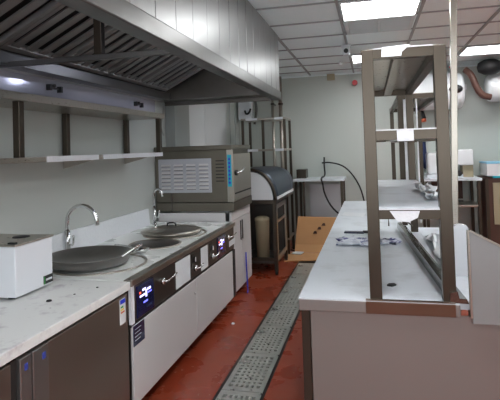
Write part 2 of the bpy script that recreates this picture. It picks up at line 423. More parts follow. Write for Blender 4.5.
def display(y0, y1, z0, z1):
    d = bx('display', M['glass_dark'], t, FX-.004, FX+.004, y0, y1, z0, z1, bev=.002)
    w, h = y1-y0, z1-z0
    segs = [(.12, .2, .72, .78, 'led_red'), (.3, .5, .76, .83, 'led_white'), (.58, .8, .70, .77, 'led_white'), (.14, .45, .60, .66, 'led_white'), (.48, .56, .52, .74, 'led_white'), (.6, .85, .60, .64, 'led_blue'),
            (.35, .6, .36, .41, 'led_blue'), (.5, .85, .16, .22, 'navy')]
    for a, b_, c, e, m in segs:
        MB().box(FX+.004, FX+.0052, y0+a*w, y0+b_*w, z0+c*h, z0+e*h).build('lit_segment', M[m], d)
display(2.575, 2.79, .575, .752)
display(4.08, 4.3, .578, .752)
def lever(y, z, yl):
    k = MB().tube([(FX-.004, y, z), (FX+.03, y, z), (FX+.036, y+.03, z+.004), (FX+.034, y+yl, z+.016)], .006, smooth_path=1)
    k.cyl((FX+.006, y, z), .02, .02, axis='x', seg=18)
    k.build('tap_lever', M['chrome'], t)
lever(2.93, .69, .15); lever(4.4, .70, .16); lever(3.52, .63, .09); lever(3.93, .63, .1)
for y in (3.50, 3.92):
    p = bx('switch_plate', M['steel_dark'], t, FX-.004, FX+.002, y-.05, y+.05, .65, .745)
    k = MB().cyl((FX+.006, y, .70), .022, .012, axis='x', seg=20); k.build('dial', M['black'], p)
    MB().box(FX+.012, FX+.016, y-.004, y+.004, .684, .716).build('dial_mark', M['white'], p)
tg = bx('rating_sticker', M['glass_dark'], t, FX-.004, FX-.001, 2.53, 2.665, .435, .545)
for k in range(4): MB().box(FX-.001, FX-.0002, 2.545, 2.62-.01*(k % 2), .522-.02*k, .526-.02*k).build('printed_line', M['led_blue'] if False else M['panel_white'], tg)
MB().cyl((FX, 3.50, .45), .007, .012, axis='x', seg=12).build('screw', M['chrome'], t)
# near burner ring and far burner rings
def ring(cx, cy, r, name='burner_ring', m=None):
    MB().lathe([(r-.018, 0.0), (r-.018, .006), (r-.008, .010), (r, .005), (r, 0), (r-.018, 0)], (cx, cy, .8), seg=48).build(name, m or M['steel'], t)
ring(-1.70, 2.87, .30)
MB().lathe([(0, .0), (0, .01), (.17, .009), (.185, .003), (.185, 0), (0, 0)], (-1.62, 3.53, .8), seg=40).build('round_cover', M['steel_dark'], t)
ring(-1.62, 3.53, .2); ring(-1.65, 4.0, .27)

# wok on the near ring
wc = (-1.745, 2.83, .806)
t = thing('wok', 'large dark steel wok sitting in the near cooker ring beside the gooseneck tap', 'wok', (wc[0], wc[1], .806))
prof = [(0, .0), (.20, .0), (.235, .012), (.246, .03), (.25, .062), (.262, .066), (.262, .07), (.25, .07), (.238, .062), (.2, .034), (.12, .014), (0, .006)]
MB().lathe(prof, wc, seg=56).build('bowl', M['iron'], t)
MB().tube([(wc[0]+.25, wc[1]-.05, .872), (wc[0]+.33, wc[1]-.02, .925), (wc[0]+.345, wc[1]+.02, .93), (wc[0]+.33, wc[1]+.06, .925), (wc[0]+.25, wc[1]+.09, .872)], .008, smooth_path=2).build('handle', M['chrome'], t)
# lid on far burner
lc = (-1.68, 4.0, .812)
t = thing('pot_lid', 'round steel pot lid with a knob resting on the far cooker ring', 'lid', lc)
MB().lathe([(.25, .0), (.26, .012), (.26, .02), (.22, .034), (.1, .05), (0, .054), (0, .048), (.1, .044), (.21, .028), (.245, .012), (.25, 0)], lc, seg=48).build('cover', M['steel'], t)
MB().tube([(lc[0]-.04, lc[1], .862), (lc[0]-.035, lc[1], .892), (lc[0]+.035, lc[1], .892), (lc[0]+.04, lc[1], .862)], .006, smooth_path=1).build('handle', M['black'], t)
MB().cyl((lc[0]-.1, lc[1]-.1, .87), .011, .04).build('vent_knob', M['chrome'], t)
# ladle near the round cover
t = thing('ladle', 'bent chrome ladle lying between the wok and the far lid', 'ladle', (-1.66, 3.22, .8))
MB().tube([(-1.86, 3.36, .825), (-1.74, 3.30, .83), (-1.62, 3.25, .82)], .007, smooth_path=1).build('handle', M['chrome'], t)
MB().lathe([(0, .0), (.03, .003), (.05, .02), (.055, .032), (.051, .032), (.045, .02), (.028, .007), (0, .004)], (-1.58, 3.22, .8), seg=24).build('bowl', M['chrome'], t)

# taps
def tap(x, y, h, reach, r, label, lever_side):
    t = thing('gooseneck_tap', label, 'tap', (x, y, .8), 'chrome gooseneck taps at the back of the cooker')
    z0 = .8
    MB().cyl((x, y, z0+.008), r*2.0, .016).cyl((x, y, z0+.09), r*1.35, .16).build('base', M['chrome'], t)
    P = [(x, y, z0+.16), (x, y, z0+h-reach/2)]
    R0 = reach/2
    for k in range(1, 13):
        a = math.pi*k/12*(.96)
        P.append((x+R0-R0*math.cos(a), y, z0+h-R0+R0*math.sin(a)))
    P.append((P[-1][0]+.004, y, P[-1][2]-.035))
    MB().tube(P, r, seg=14).build('spout', M['chrome'], t)
    MB().tube([(x+.02, y, z0+.07), (x+.05, y-.01, z0+.075), (x+.055, y-.012, z0+.14)], r*.55, smooth_path=1).build('lever', M['chrome'], t)
tap(-2.08, 3.10, .345, .23, .014, 'chrome gooseneck tap with a side lever behind the large wok', 1)
tap(-2.05, 4.47, .34, .085, .011, 'slim chrome tap at the far end of the cooker in front of the steamer', 1)

# ------------------------------------------------------------------ wall shelf above
t = thing('wall_shelf', 'two tier steel wall shelf with white film edges above the cooker', 'shelf', (-2.0, 2.3, 1.46))
b = MB().box(XL+.005, -1.78, .9, 4.09, 1.462, 1.492); b.build('lower_shelf', M['steel'], t, bevel=.003)
b = MB().box(XL+.015, -1.77, .9, 4.12, 1.79, 1.835); b.build('upper_shelf', M['steel'], t, bevel=.004)
for y0_, y1_ in ((2.47, 3.02), (3.08, 4.08), (1.3, 2.1)):
    bx('edge_film', M['film'], t, -1.78, -1.776, y0_, y1_, 1.461, 1.494)
for (x, y) in ((-1.80, 2.27), (-1.80, 4.06), (-2.1, 3.14), (-2.1, 4.04), (-2.1, 2.27), (-1.8, 1.2)):
    w = .02
    MB().box(x-w, x+w, y-w, y+w, 1.492, 1.79).build('upright', M['steel_brown'], t, bevel=.002)
for (y) in (3.14, 4.04):
    MB().poly([(-2.12, y-.012, 1.46), (-2.12, y-.012, 1.40), (-1.9, y-.012, 1.455)], (0, .024, 0)).build('bracket', M['steel'], t)

# little clips on the wall above
for (y, z, q) in ((3.02, 1.96, 'small black pipe clip on the wall above the near end of the wall shelf'), (4.3, 1.95, 'small black pipe clip on the wall near the far end of the hood')):
    t = thing('pipe_clip', q, 'clip', (XL+.012, y, z), 'black clips on the wall under the hood')
    MB().box(XL+.012, XL+.03, y-.07, y+.07, z-.006, z+.006).box(XL+.012, XL+.045, y-.07, y-.05, z-.02, z+.02).box(XL+.012, XL+.045, y+.05, y+.07, z-.026, z+.016).build('bar', M['black'], t)
    MB().cyl((XL+.035, y-.03, z+.012), .01, .04, axis='x').build('screw', M['black'], t)

# ------------------------------------------------------------------ extractor hood
HX, HY0, HY1 = -.88, -.6, 5.0
t = thing('extractor_hood', 'long stainless steel extractor hood with slanted baffle filters over the cooking line', 'extractor hood', (-1.5, 2.2, 2.0))
b = MB(); y = HY0; k = 0
while y < HY1-.01:
    y2 = min(y+.235, HY1)
    b.box(HX-.012, HX, y+.004, y2-.004, 2.07, ZC-.006, rot=Matrix.Rotation(R(random.uniform(-.6, .6)), 3, 'Z')); y = y2; k += 1
b.box(HX-.03, HX-.013, HY0, HY1, 2.07, ZC-.006)
b.build('front_panel', M['hood_steel'], t, bevel=.0015)
bx('front_lip', M['hood_lip'], t, HX-.075, HX+.014, HY0, HY1, 1.985, 2.07, bev=.006)
bx('end_panel', M['steel_dark'], t, XL+.005, HX-.03, HY1-.03, HY1, 1.985, ZC-.006)
bx('inner_end_panel', M['steel_dark'], t, XL+.005, HX-.075, 4.72, 4.74, 2.035, ZC-.006)
bx('bottom_end_rail', M['steel_dark'], t, XL+.005, HX-.075, 4.70, 4.97, 2.02, 2.035)
bx('gutter', M['hood_lip'], t, -2.05, -1.95, HY0, 4.7, 2.015, 2.085, bev=.004)
bx('back_panel', M['steel_dark'], t, XL+.005, XL+.02, HY0, 4.7, 2.03, ZC-.006)
bx('rear_rail', M['steel'], t, XL+.02, -2.05, HY0, 4.7, 2.015, 2.04)
# filters
zA, zB, xA, xB = 2.095, 2.60, -1.96, -.955
def slope(x): return zA + (x-xA)/(xB-xA)*(zB-zA)
MB().poly([(xA, HY0+.02, zA+.045), (xB, HY0+.02, zB+.045), (xB, HY0+.02, zB+.049), (xA, HY0+.02, zA+.049)], (0, 4.7-HY0-.04, 0)).build('filter_backing', M['dark'], t)
FW = .575; y = HY0+.05; fl = None
while y+FW < 4.72:
    f = MB()
    for (a, c) in ((0, .03), (FW-.035, FW-.005)):
        f.poly([(xA, y+a, zA), (xB, y+a, zB), (xB, y+a, zB+.035), (xA, y+a, zA+.035)], (0, c-a, 0))
    for (xa, xb) in ((xA, xA+.03), (xB-.03, xB)):
        f.poly([(xa, y, slope(xa)), (xb, y, slope(xb)), (xb, y, slope(xb)+.035), (xa, y, slope(xa)+.035)], (0, FW-.005, 0))
    yy = y+.062
    while yy+.06 < y+FW-.03:
        # inverted channel shaped baffles
        f.poly([(xA+.02, yy, slope(xA+.02)+.004), (xB-.02, yy, slope(xB-.02)+.004), (xB-.02, yy, slope(xB-.02)+.009), (xA+.02, yy, slope(xA+.02)+.009)], (0, .062, 0))
        for s_ in (0, .058):
            f.poly([(xA+.02, yy+s_, slope(xA+.02)+.006), (xB-.02, yy+s_, slope(xB-.02)+.006), (xB-.02, yy+s_, slope(xB-.02)+.014), (xA+.02, yy+s_, slope(xA+.02)+.014)], (0, .004, 0))
        yy += .118
    f.build('baffle_filter', M['baffle'], t)
    y += FW
# brace
MB().box(XL+.02, HX-.07, 2.385, 2.415, 2.0, 2.03).build('brace_bar', M['hood_lip'], t, bevel=.003)
MB().box(-1.415, -1.37, 2.38, 2.42, 2.03, slope(-1.39)+.005).build('brace_strut', M['steel_brown'], t, bevel=.003)
M['hood_lamp'] = mat('hood_lamp_glow', (255,255,255), .5, emis=(225,232,255), estr=14.)
for (y, q) in ((4.12, 'round lamp inside the far end of the hood, reflected in the wall panel'), (1.3, 'round lamp fixed inside the near end of the hood')):
    l = thing('hood_lamp', q, 'lamp', (-.93, y, 2.29), 'lamps inside the hood')
    MB().cyl((-.935, y, 2.29), .10, .045, axis='x', seg=32).build('housing', M['steel'], l)
    MB().cyl((-.965, y, 2.29), .085, .02, axis='x', seg=32).build('diffuser', M['hood_lamp'], l)
# small cable hanging at the hood end
tag(MB().tube([(-2.0, 4.62, 2.09), (-1.99, 4.62, 1.9), (-2.03, 4.63, 1.75), (-2.0, 4.62, 1.66)], .004, smooth_path=2).build('hanging_cable', M['grey_pl'], origin=(-2.0, 4.62, 1.66)), 'thin pale cable hanging from the far end of the hood', 'cable')

# ------------------------------------------------------------------ steaming cabinet behind cooker
SY0, SY1, SX = 4.68, 5.42, -1.31
t = thing('steaming_cabinet', 'steel steaming cabinet with a white louvred back panel and a cyan label strip', 'steam oven', (-1.7, 5.0, .88))
bx('body', M['steel_olive'], t, XL+.005, SX-.03, SY0, SY1, .99, 1.50, bev=.004)
bx('base_box', M['steel_olive'], t, XL+.005, SX, SY0-.005, SY1, .90, .985, bev=.003)
bx('base_film', M['panel_white'], t, -2.10, -1.40, SY0-.012, SY0-.005, .80, .885)
bx('top_plate', M['steel_olive'], t, XL+.002, SX, SY0-.02, SY1, 1.50, 1.545, bev=.004)
bx('corner_post', M['steel'], t, SX-.06, SX, SY0-.012, SY0+.02, .99, 1.50, bev=.003)
bx('label_strip', M['cyan'], t, SX-.052, SX-.012, SY0-.015, SY0-.012, 1.14, 1.45)
b = MB()
for k in range(7): b.box(SX-.042, SX-.022, SY0-.017, SY0-.015, 1.17+k*.038, 1.188+k*.038)
b.box(SX-.034, SX-.030, SY0-.0165, SY0-.015, 1.16, 1.43)
b.build('printed_line', M['blue'], t)
# louvred panel
lp = bx('louvre_panel', mat('louvre_grey_white', (176,178,184), .4), t, -2.085, -1.53, SY0-.012, SY0, 1.085, 1.42, bev=.002)
b = MB()
for i in range(4):
    for j in range(7):
        xx = -2.05+i*.132; zz = 1.12+j*.038
        b.poly([(xx, SY0-.012, zz), (xx, SY0-.030, zz+.002), (xx, SY0-.012, zz+.020)], (.095, 0, 0), M['panel_white'])
        b.box(xx, xx+.095, SY0-.0135, SY0-.012, zz-.005, zz, M['steel_dark'])
b.build('louvre', None, lp)
b = MB().box(-2.05, -1.965, SY0-.0135, SY0-.012, 1.345, 1.36)
b.build('printed_mark', M['black'], lp)
b = MB()
for j in range(7): b.box(-1.485, -1.40, SY0-.002, SY0+.001, 1.19+j*.033, 1.2+j*.033)
b.build('side_slot', M['dark'], t)
MB().box(-1.96, -1.945, SY0-.012, SY0-.004, .90, 1.08).build('pipe', M['steel_dark'], t)
# right side door with lever handle
dd = bx('door', M['steel'], t, SX-.03, SX, SY0+.03, SY1-.02, .99, 1.455, bev=.004)
MB().tube([(SX, SY0+.07, 1.27), (SX+.04, SY0+.07, 1.27), (SX+.05, SY0+.16, 1.285), (SX+.05, SY0+.24, 1.31)], .010, smooth_path=1).build('handle', M['chrome'], dd)
MB().cyl((SX+.012, SY0+.07, 1.27), .028, .024, axis='x').build('handle_hub', M['black'], dd)
bx('door_gap', M['dark'], t, SX-.002, SX+.001, SY0+.04, SY1-.03, 1.06, 1.075)

# white cabinet under it
t = thing('white_cabinet', 'white cabinet with slim vertical handles standing past the far end of the cooker', 'cabinet', (-1.7, 5.1, 0))
WX = -1.355
bx('body', M['enamel'], t, XL+.005, WX-.03, CY1+.045, 5.5, .07, .795, bev=.003)
bx('plinth', M['dark'], t, XL+.03, WX-.08, CY1+.08, 5.46, 0, .07)
bx('top', M['enamel'], t, XL+.005, WX, CY1+.045, 5.5, .795, .882 if False else .8, bev=.002)
for (a, c, hy) in ((CY1+.05, 5.075, 5.045), (5.08, 5.5, 5.115)):
    dd = bx('door', M['panel_white'], t, WX-.03, WX, a, c, .08, .79, bev=.004)
    MB().box(WX, WX+.012, hy-.005, hy+.005, .56, .76).build('handle', M['steel_dark'], dd, bevel=.003)
bx('film_flap', M['panel_white'], t, WX-.02, WX+.004, 4.72, 5.48, .80, .882, bev=.003)
tag(MB().tube([(WX+.014, 5.20, .40), (WX+.016, 5.19, .3), (WX+.012, 5.22, .17), (WX+.02, 5.2, .05), (WX+.035, 5.15, .008), (WX+.05, 5.08, .008)], .007, smooth_path=2).build('blue_ribbon', M['blue'], origin=(WX+.06, 5.06, 0)), 'blue ribbon hanging down the white cabinet front to the floor', 'ribbon')

# ------------------------------------------------------------------ roll-top cabinet
t = thing('roll_top_cabinet', 'steel cabinet on legs with a dark curved roll top and white end panel', 'cabinet', (-1.3, 6.2, 0))
def arc(u, sec):
    a = u*math.pi/2
    if sec == 0:
        return (-1.42 + .30*math.sin(a), .885 + .37*math.cos(a))
    e = .55
    return (-1.46 + .43*math.sin(a)**e, .91 + .345*math.cos(a)**e)
def rollfn(u, v):
    v2 = v
    a, c = arc(u, 0), arc(u, 1)
    return Vector((a[0]*(1-v2)+c[0]*v2, 5.86+v2*.75, a[1]*(1-v2)+c[1]*v2))
MB().grid(rollfn, 18, 8).build('roll_cover', M['lid_cover'], t, solid=.008)
P = [(arc(k/16, 0)[0]-.006, 5.845, arc(k/16, 0)[1]-.006) for k in range(17)]
MB().poly([(-1.42, 5.85, .885)] + [(-1.42+.265*math.sin(k/14*math.pi/2), 5.85, .885+.335*math.cos(k/14*math.pi/2)) for k in range(15)], (0, .015, 0)).build('end_panel', M['enamel'], t)
MB().tube(P, .018, seg=8).build('end_rim', M['steel_brown'], t)
MB().poly([(-1.46, 6.6, .88)] + [(arc(k/14, 1)[0]-.01, 6.6, arc(k/14, 1)[1]-.01) for k in range(15)], (0, .012, 0)).build('rear_panel', M['steel_dark'], t)
MB().box(-1.75, -1.42, 5.86, 6.6, .885, 1.255).build('rear_box', M['steel_dark'], t, bevel=.004)
MB().box(-1.75, -1.115, 5.84, 6.62, .835, .885).build('deck', M['steel_brown'], t, bevel=.004)
MB().poly([(-1.128, 5.87, .888), (-1.10, 5.87, .888), (-1.02, 6.6, .93), (-1.05, 6.6, .93)], (0, 0, .03)).build('front_edge_film', M['film'], t)
MB().poly([(-1.14, 5.87, .92), (-1.12, 5.87, .92), (-1.04, 6.6, .962), (-1.06, 6.6, .962)], (0, 0, .02)).build('blue_edge', M['cyan_soft'], t)
for (x, y) in ((-1.145, 5.87), (-1.145, 6.57), (-1.72, 5.87), (-1.72, 6.57)):
    MB().box(x-.022, x+.022, y-.022, y+.022, .04, .835).build('leg', M['steel_brown'], t, bevel=.003)
    MB().cyl((x, y, .02), .018, .04).build('foot', M['black'], t)
MB().box(-1.72, -1.145, 5.89, 6.55, .12, .15).build('lower_shelf', M['steel_dark'], t)
MB().box(-1.70, -1.165, 5.852, 5.87, .16, .2).build('cross_bar', M['steel_brown'], t)
MB().box(-1.70, -1.165, 6.56, 6.575, .15, .835).build('rear_sheet', M['steel_dark'], t)
MB().box(-1.715, -1.70, 5.89, 6.55, .15, .835).build('side_sheet', M['steel_dark'], t)
dd = MB(); dd.box(-1.14, -1.125, 5.9, 5.95, .16, .82); dd.box(-1.14, -1.125, 6.49, 6.54, .16, .82); dd.box(-1.14, -1.125, 5.95, 6.49, .77, .82); dd.box(-1.14, -1.125, 5.95, 6.49, .16, .21); dd.box(-1.14, -1.125, 5.95, 6.49, .6, .63)
dd.build('side_frame', M['steel'], t)
tag(MB().lathe([(0, 0), (.075, 0), (.085, .46), (.09, .47), (.09, .5), (.06, .52), (0, .525)], (-1.33, 6.0, .15), seg=28).build('reflection_column', M['beige'], origin=(-1.33, 6.0, .15)), 'tall pale column standing in for a vertical reflection inside the roll top cabinet', 'reflection_column')  # pale solid in place of the light vertical reflection inside the cabinet

# ------------------------------------------------------------------ tall rack and pipes by the back
t = thing('storage_rack', 'tall open steel storage rack behind the roll top cabinet', 'shelving rack', (-1.5, 7.2, 0))
RX0, RX1, RY0, RY1 = -1.77, -1.165, 6.9, 7.35
for (x, y) in ((RX0, RY0), (RX1, RY0), (RX0, RY1), (RX1, RY1), ((RX0*.52+RX1*.48), RY0+.02)):
    MB().box(x-.018, x+.018, y-.018, y+.018, .0, 1.93).build('post', M['steel_brown'], t, bevel=.002)
for z in (.25, .85, 1.49, 1.93):
    MB().box(RX0-.02, RX1+.02, RY0-.02, RY1+.02, z-.03, z).build('shelf', M['steel'], t, bevel=.003)
for z in (1.49, 1.93):
    for (a, c) in ((RX0+.05, RX0+.22), (RX1-.14, RX1-.02)):
        MB().box(a, c, RY0-.023, RY0-.02, z-.032, z+.002).build('edge_film', M['film'], t)
for (x, y, r, q) in ((-1.50, 7.8, .022, 'left of the two vertical steel pipes running down behind the storage rack'), (-1.38, 7.86, .03, 'right and thicker of the two vertical steel pipes behind the storage rack')):
    t = thing('vertical_pipe', q, 'pipe', (x, y, 0))
    MB().cyl((x, y, 1.32), r, 2.64, seg=16).build('pipe', M['steel'], t)
    for z in (1.0, 2.2): MB().cyl((x, y, z), r*1.35, .03, seg=16).box(x-.008, x+.008, y, YB, z-.01, z+.01).build('clamp', M['steel_dark'], t)
t = thing('wall_control_box', 'pale control box with a black cable on the back wall above the steaming cabinet', 'control box', (-1.98, YB, 2.1))
bx('case', M['white'], t, -2.1, -1.87, 7.9, YB, 1.98, 2.3, bev=.01)
MB().tube([(-1.98, 7.89, 2.12), (-1.95, 7.86, 2.06), (-1.90, 7.86, 2.08), (-1.88, 7.88, 2.15)], .016, smooth_path=2).build('cable', M['rubber'], t)
tag(MB().tube([(-1.83, 8.0, 2.64), (-1.83, 8.0, 2.3), (-1.8, 8.0, 2.15), (-1.85, 8.0, 1.9)], .02, smooth_path=2).build('flexible_duct', M['steel_dark'], origin=(-1.83, 8.0, 1.9)), 'dark flexible hose running down the back wall beside the pale control box', 'hose')
t = thing('wall_cabinet', 'pale upright cabinet against the left wall beyond the steaming cabinet', 'cabinet', (-1.95, 6.5, 0))
bx('body', M['wall_gloss'], t, XL+.008, -1.8, 6.2, 7.5, .06, 1.0, bev=.004)
bx('plinth', M['dark'], t, XL+.01, -1.84, 6.22, 7.48, 0, .06)
bx('door', M['enamel'], t, -1.8, -1.785, 6.21, 6.84, .08, .98, bev=.003)
bx('door', M['enamel'], t, -1.8, -1.785, 6.86, 7.49, .08, .98, bev=.003)

# ------------------------------------------------------------------ back left table, hose, cardboard
def worktable(name, label, x0, x1, y0, y1, zt, mids, cat='table', film=None):
    t = thing(name, label, cat, ((x0+x1)/2, (y0+y1)/2, 0))
    bx('tabletop', M['table'], t, x0, x1, y0, y1, zt-.035, zt, bev=.003)
    for x in (x0+.04, x1-.04):
        for y in (y0+.03, y1-.04): MB().box(x-.02, x+.02, y-.02, y+.02, 0, zt-.035).build('leg', M['steel_brown'], t, bevel=.002)
    for z in mids: MB().box(x0+.02, x1-.02, y0+.02, y1-.02, z-.03, z).build('lower_shelf', M['steel'], t, bevel=.002)
    return t
t = worktable('work_table', 'narrow steel work table against the back wall behind the cardboard', -1.16, -.40, 7.45, 8.03, 1.02, [])
MB().box(-1.02, -.99, 7.46, 7.5, 0, .985).build('leg', M['steel_brown'], t)
MB().box(-.98, -.5, 8.0, 8.02, .3, .9).build('rear_sheet', M['wall_gloss'], t)
tag(MB().box(-1.14, -.99, 7.7, 7.95, 1.02, 1.155, bev=.004).build('metal_box', M['steel_brown'], origin=(-1.07, 7.82, 1.02)), 'small brown grey metal box on the left end of the back work table', 'box')
tag(MB().tube([(-.73, 7.99, 1.33), (-.735, 7.97, 1.2), (-.72, 7.97, 1.02+.012), (-.74, 7.40, 1.04), (-.71, 7.40, .95), (-.70, 7.42, .82), (-.6, 7.43, .6), (-.42, 7.44, .45), (-.2, 7.5, .3)], .013, smooth_path=2).build('black_hose', M['rubber'], origin=(-.73, 7.9, 1.02)), 'black hose dropping over the back work table and curling down to the right', 'hose')
tag(MB().tube([(-.77, 7.99, 1.24), (-.64, 7.97, 1.25), (-.42, 7.96, 1.19), (-.26, 7.96, 1.0), (-.16, 7.97, .78), (-.1, 7.97, .4)], .012, smooth_path=2).build('black_hose', M['rubber'], origin=(-.5, 7.97, 1.0)), 'black hose arcing along the back wall toward the tall post', 'hose')

t = thing('cardboard_box', 'flattened brown cardboard box with dark arrows leaning under the back work table', 'cardboard', (-.85, 7.1, 0))
MB().poly([(-1.11, 7.15, .11), (-.45, 7.12, .11), (-.46, 7.32, .46), (-1.09, 7.36, .47)], (0, .015, .01)).build('panel', M['card'], t)
for (x, z) in ((-.83, .255), (-.77, .31), (-.71, .36)):
    yy = 7.135+(z-.11)*.53-.004
    MB().poly([(x-.03, yy, z), (x+.03, yy, z), (x+.02, yy+.02, z+.035), (x-.01, yy+.02, z+.035)], (0, -.003, 0)).build('printed_arrow', M['cardprint'], t)
MB().poly([(-1.11, 7.15, .11), (-.45, 7.12, .11), (-.5, 6.98, .03), (-1.1, 7.0, .03)], (0, .01, .008)).build('flap', M['card'], t)
t = thing('cardboard_sheet', 'brown cardboard flap lying flat on the floor at the end of the drain', 'cardboard', (-.95, 6.75, 0))
MB().poly([(-1.17, 6.50, .005), (-.70, 6.62, .005), (-.5, 6.97, .012), (-1.17, 6.99, .02)], (0, 0, .012)).build('sheet', M['card'], t)
tag(MB().poly([(-1.12, 6.86, .035), (-.99, 6.83, .035), (-.96, 6.93, .04), (-1.08, 6.95, .04)], (0, 0, .012)).build('paper_scrap', M['film'], origin=(-1.04, 6.88, .03)), 'white paper scrap on the cardboard flap', 'paper')

# ------------------------------------------------------------------ island table
TX0, TX1, TY0, TY1, TZ = -.355, .35, 2.33, 6.46, .8
t = thing('island_table', 'long white film covered steel table with a brown corner leg at the centre right', 'table', (0, 4.3, 0))
bx('tabletop', M['table'], t, TX0, TX1, TY0, TY1, TZ-.006, TZ)
b = MB().box(TX0, TX1, TY0, TY0+.02, TZ-.058, TZ-.006).box(TX0, TX0+.02, TY0+.02, TY1, TZ-.058, TZ-.006).box(TX0+.02, TX1, TY1-.02, TY1, TZ-.058, TZ-.006)
b.build('apron_edge', M['table_front'], t, bevel=.003)
bx('front_panel', M['table_front'], t, TX0+.052, 1.05, TY0+.018, TY0+.03, .06, TZ-.058)
for y in (TY0+.03, 4.3, TY1-.06):
    MB().box(TX0+.006, TX0+.046, y, y+.04, 0, TZ-.058).build('leg', M['steel_brown'], t, bevel=.003)
    MB().box(TX1-.06, TX1-.02, y+.002, y+.042, 0, TZ-.058).build('leg', M['steel_brown'], t, bevel=.003)
MB().box(TX0+.01, TX1-.01, TY0+.05, TY1-.05, .14, .17).build('lower_shelf', M['steel'], t)

# over-shelf on island (near)
def overshelf(name, label, x0, x1, y0, y1, shelves, w, film, ztop=1.935, plate=False, fronts=True):
    t = thing(name, label, 'shelf', ((x0+x1)/2, (y0+y1)/2, TZ))
    for x in (x0, x1-w):
        for y in (y0, y1-w): MB().box(x, x+w, y, y+w, TZ, ztop).build('post', M['steel_brown'], t, bevel=.002)
    for z in shelves:
        s_ = MB().box(x0+w*.9, x1-w*.9, y0+.002, y0+w-.004, z-.043, z-.001).box(x0+w*.9, x1-w*.9, y1-w+.004, y1-.002, z-.043, z-.001)
        for x in (x0, x1-w): s_.box(x+.004, x+w-.006, y0+w, y1-w, z-.043, z-.001)
        s_.build('rail', M['steel_brown'], t)
        MB().box(x0+w*.5, x1-w*.5, y0+w*.2, y1-w*.2, z-.001, z+.004).build('shelf_plate', M['steel'], t)
        MB().box(x0+(x1-x0)*.40, x0+(x1-x0)*.55, y0+w, y1-w, z-.04, z-.002).build('stiffener', M['steel'], t)
    return t
OX0, OX1, OY0, OY1, W = -.030, .338, 2.345, 4.22, .054
t = overshelf('over_shelf', 'tall steel over-shelf with two posts at the near edge of the white island table', OX0, OX1, OY0, OY1, (1.935, 1.563, 1.205), W, None)
# film bits
MB().poly([(.063, OY0-.001, 1.943), (.19, OY0-.001, 1.948), (.15, OY0-.001, 1.915), (.148, OY0-.001, 1.898), (.06, OY0-.001, 1.898)], (0, -.002, 0)).build('film_patch', M['film'], t)
for (z, x) in ((1.563, .115),):
    MB().box(x, x+.072, OY0-.003, OY0-.001, z-.05, z).build('film_patch', M['film'], t)
for z in (1.935, 1.563, 1.205):
    MB().box(OX0+W, OX1-W, OY0-.004, OY0+.002, z, z+.005).build('shelf_edge', M['film'], t)
MB().poly([(.07, OY0-.001, 1.2), (.20, OY0-.001, 1.2), (.19, OY0-.001, 1.17), (.15, OY0-.001, 1.15), (.10, OY0-.001, 1.155)], (0, -.002, 0)).build('film_patch', M['film'], t)
MB().box(OX0+W*.5, OX1-.002, OY0+.01, OY1-.01, 1.2095, 1.213).build('film_sheet', M['table'], t)
b = MB(); b.box(-.05, .33, TY0-.004, TY0, TZ-.058, TZ-.004); b.box(-.05, .33, TY0-.004, TY0+.02, TZ, TZ+.003)
b.build('base_plate', mat('base_plate_steel', (118,98,84), .3, .95, rvar=.08, nscale=6), t, bevel=.001)
def crump(x0, x1, y0, y1, z, amp, seed, n=10):
    rnd = random.Random(seed); H = [[rnd.random() for _ in range(n*2+2)] for _ in range(n*2+2)]
    def fn(u, v):
        h = H[int(u*n)][int(v*n)]
        e = min(u, 1-u, v, 1-v)
        jx = (H[int(v*n)+1][int(u*n)]-.5)*.03
        return Vector((x0+(x1-x0)*u+jx*(1 if e > .01 else 2), y0+(y1-y0)*v+jx, z+.003+h*amp))
    return MB().grid(fn, n, n)
tag(crump(.262, .335, 2.6, 3.3, 1.214, .04, 3, 9).build('crumpled_film', M['film'], origin=(.32, 3.7, 1.213), solid=.002), 'crumpled clear film bunched along the right edge of the over-shelf', 'plastic film')

# far over-shelf (second)
t = overshelf('over_shelf', 'farther steel over-shelf standing behind the near one on the island', .236, .60, 4.5, 6.35, (1.93, 1.56), .045, None)
MB().box(.280, .322, 4.515, 4.518, .82, 1.885).build('film_strip', M['film'], t)
MB().box(.386, .398, 4.515, 4.518, .82, 1.885).build('film_sheet', M['film'], t)

# items on island table
t = thing('scraper_blade', 'long dark flat scraper lying on the far part of the island table', 'scraper', (-.13, 4.1, TZ))
MB().box(-.235, -.08, 4.07, 4.13, TZ, TZ+.012, rot=Matrix.Rotation(R(-4), 3, 'Z')).build('blade', M['navy'], t, bevel=.003)
MB().box(-.09, .0, 4.08, 4.11, TZ+.0, TZ+.02, rot=Matrix.Rotation(R(-4), 3, 'Z')).build('handle', M['black'], t, bevel=.004)
M['bluefilm'] = stain_mat('blue_printed_film', (206,212,224), (74,78,140), .4, 16, .52, .6)
tag(crump(-.25, .02, 3.55, 3.85, TZ, .022, 8, 10).build('crumpled_bag', M['bluefilm'], origin=(-.1, 3.7, TZ), solid=.0015), 'crumpled blue and white plastic bag on the island table before the scraper', 'plastic bag')
tag(crump(.05, .16, 3.62, 3.8, TZ, .018, 9, 7).build('crumpled_bag', M['bluefilm'], origin=(.1, 3.7, TZ), solid=.0015), 'smaller crumpled blue plastic piece right of the near over-shelf post', 'plastic bag')
tag(MB().poly([(.05, 2.575, TZ), (.075, 2.565, TZ), (.095, 2.59, TZ), (.085, 2.61, TZ), (.06, 2.6, TZ)], (0, 0, .008)).build('black_scrap', M['rubber'], origin=(.07, 2.585, TZ)), 'small black scrap on the table between the two near shelf posts', 'scrap')
tag(MB().poly([(-.32, 5.1, TZ), (-.1, 5.0, TZ), (-.08, 5.3, TZ), (-.3, 5.35, TZ)], (0, 0, .003)).build('paper_sheet', M['film'], origin=(-.2, 5.2, TZ)), 'thin pale sheet lying at the far end of the island table', 'paper')
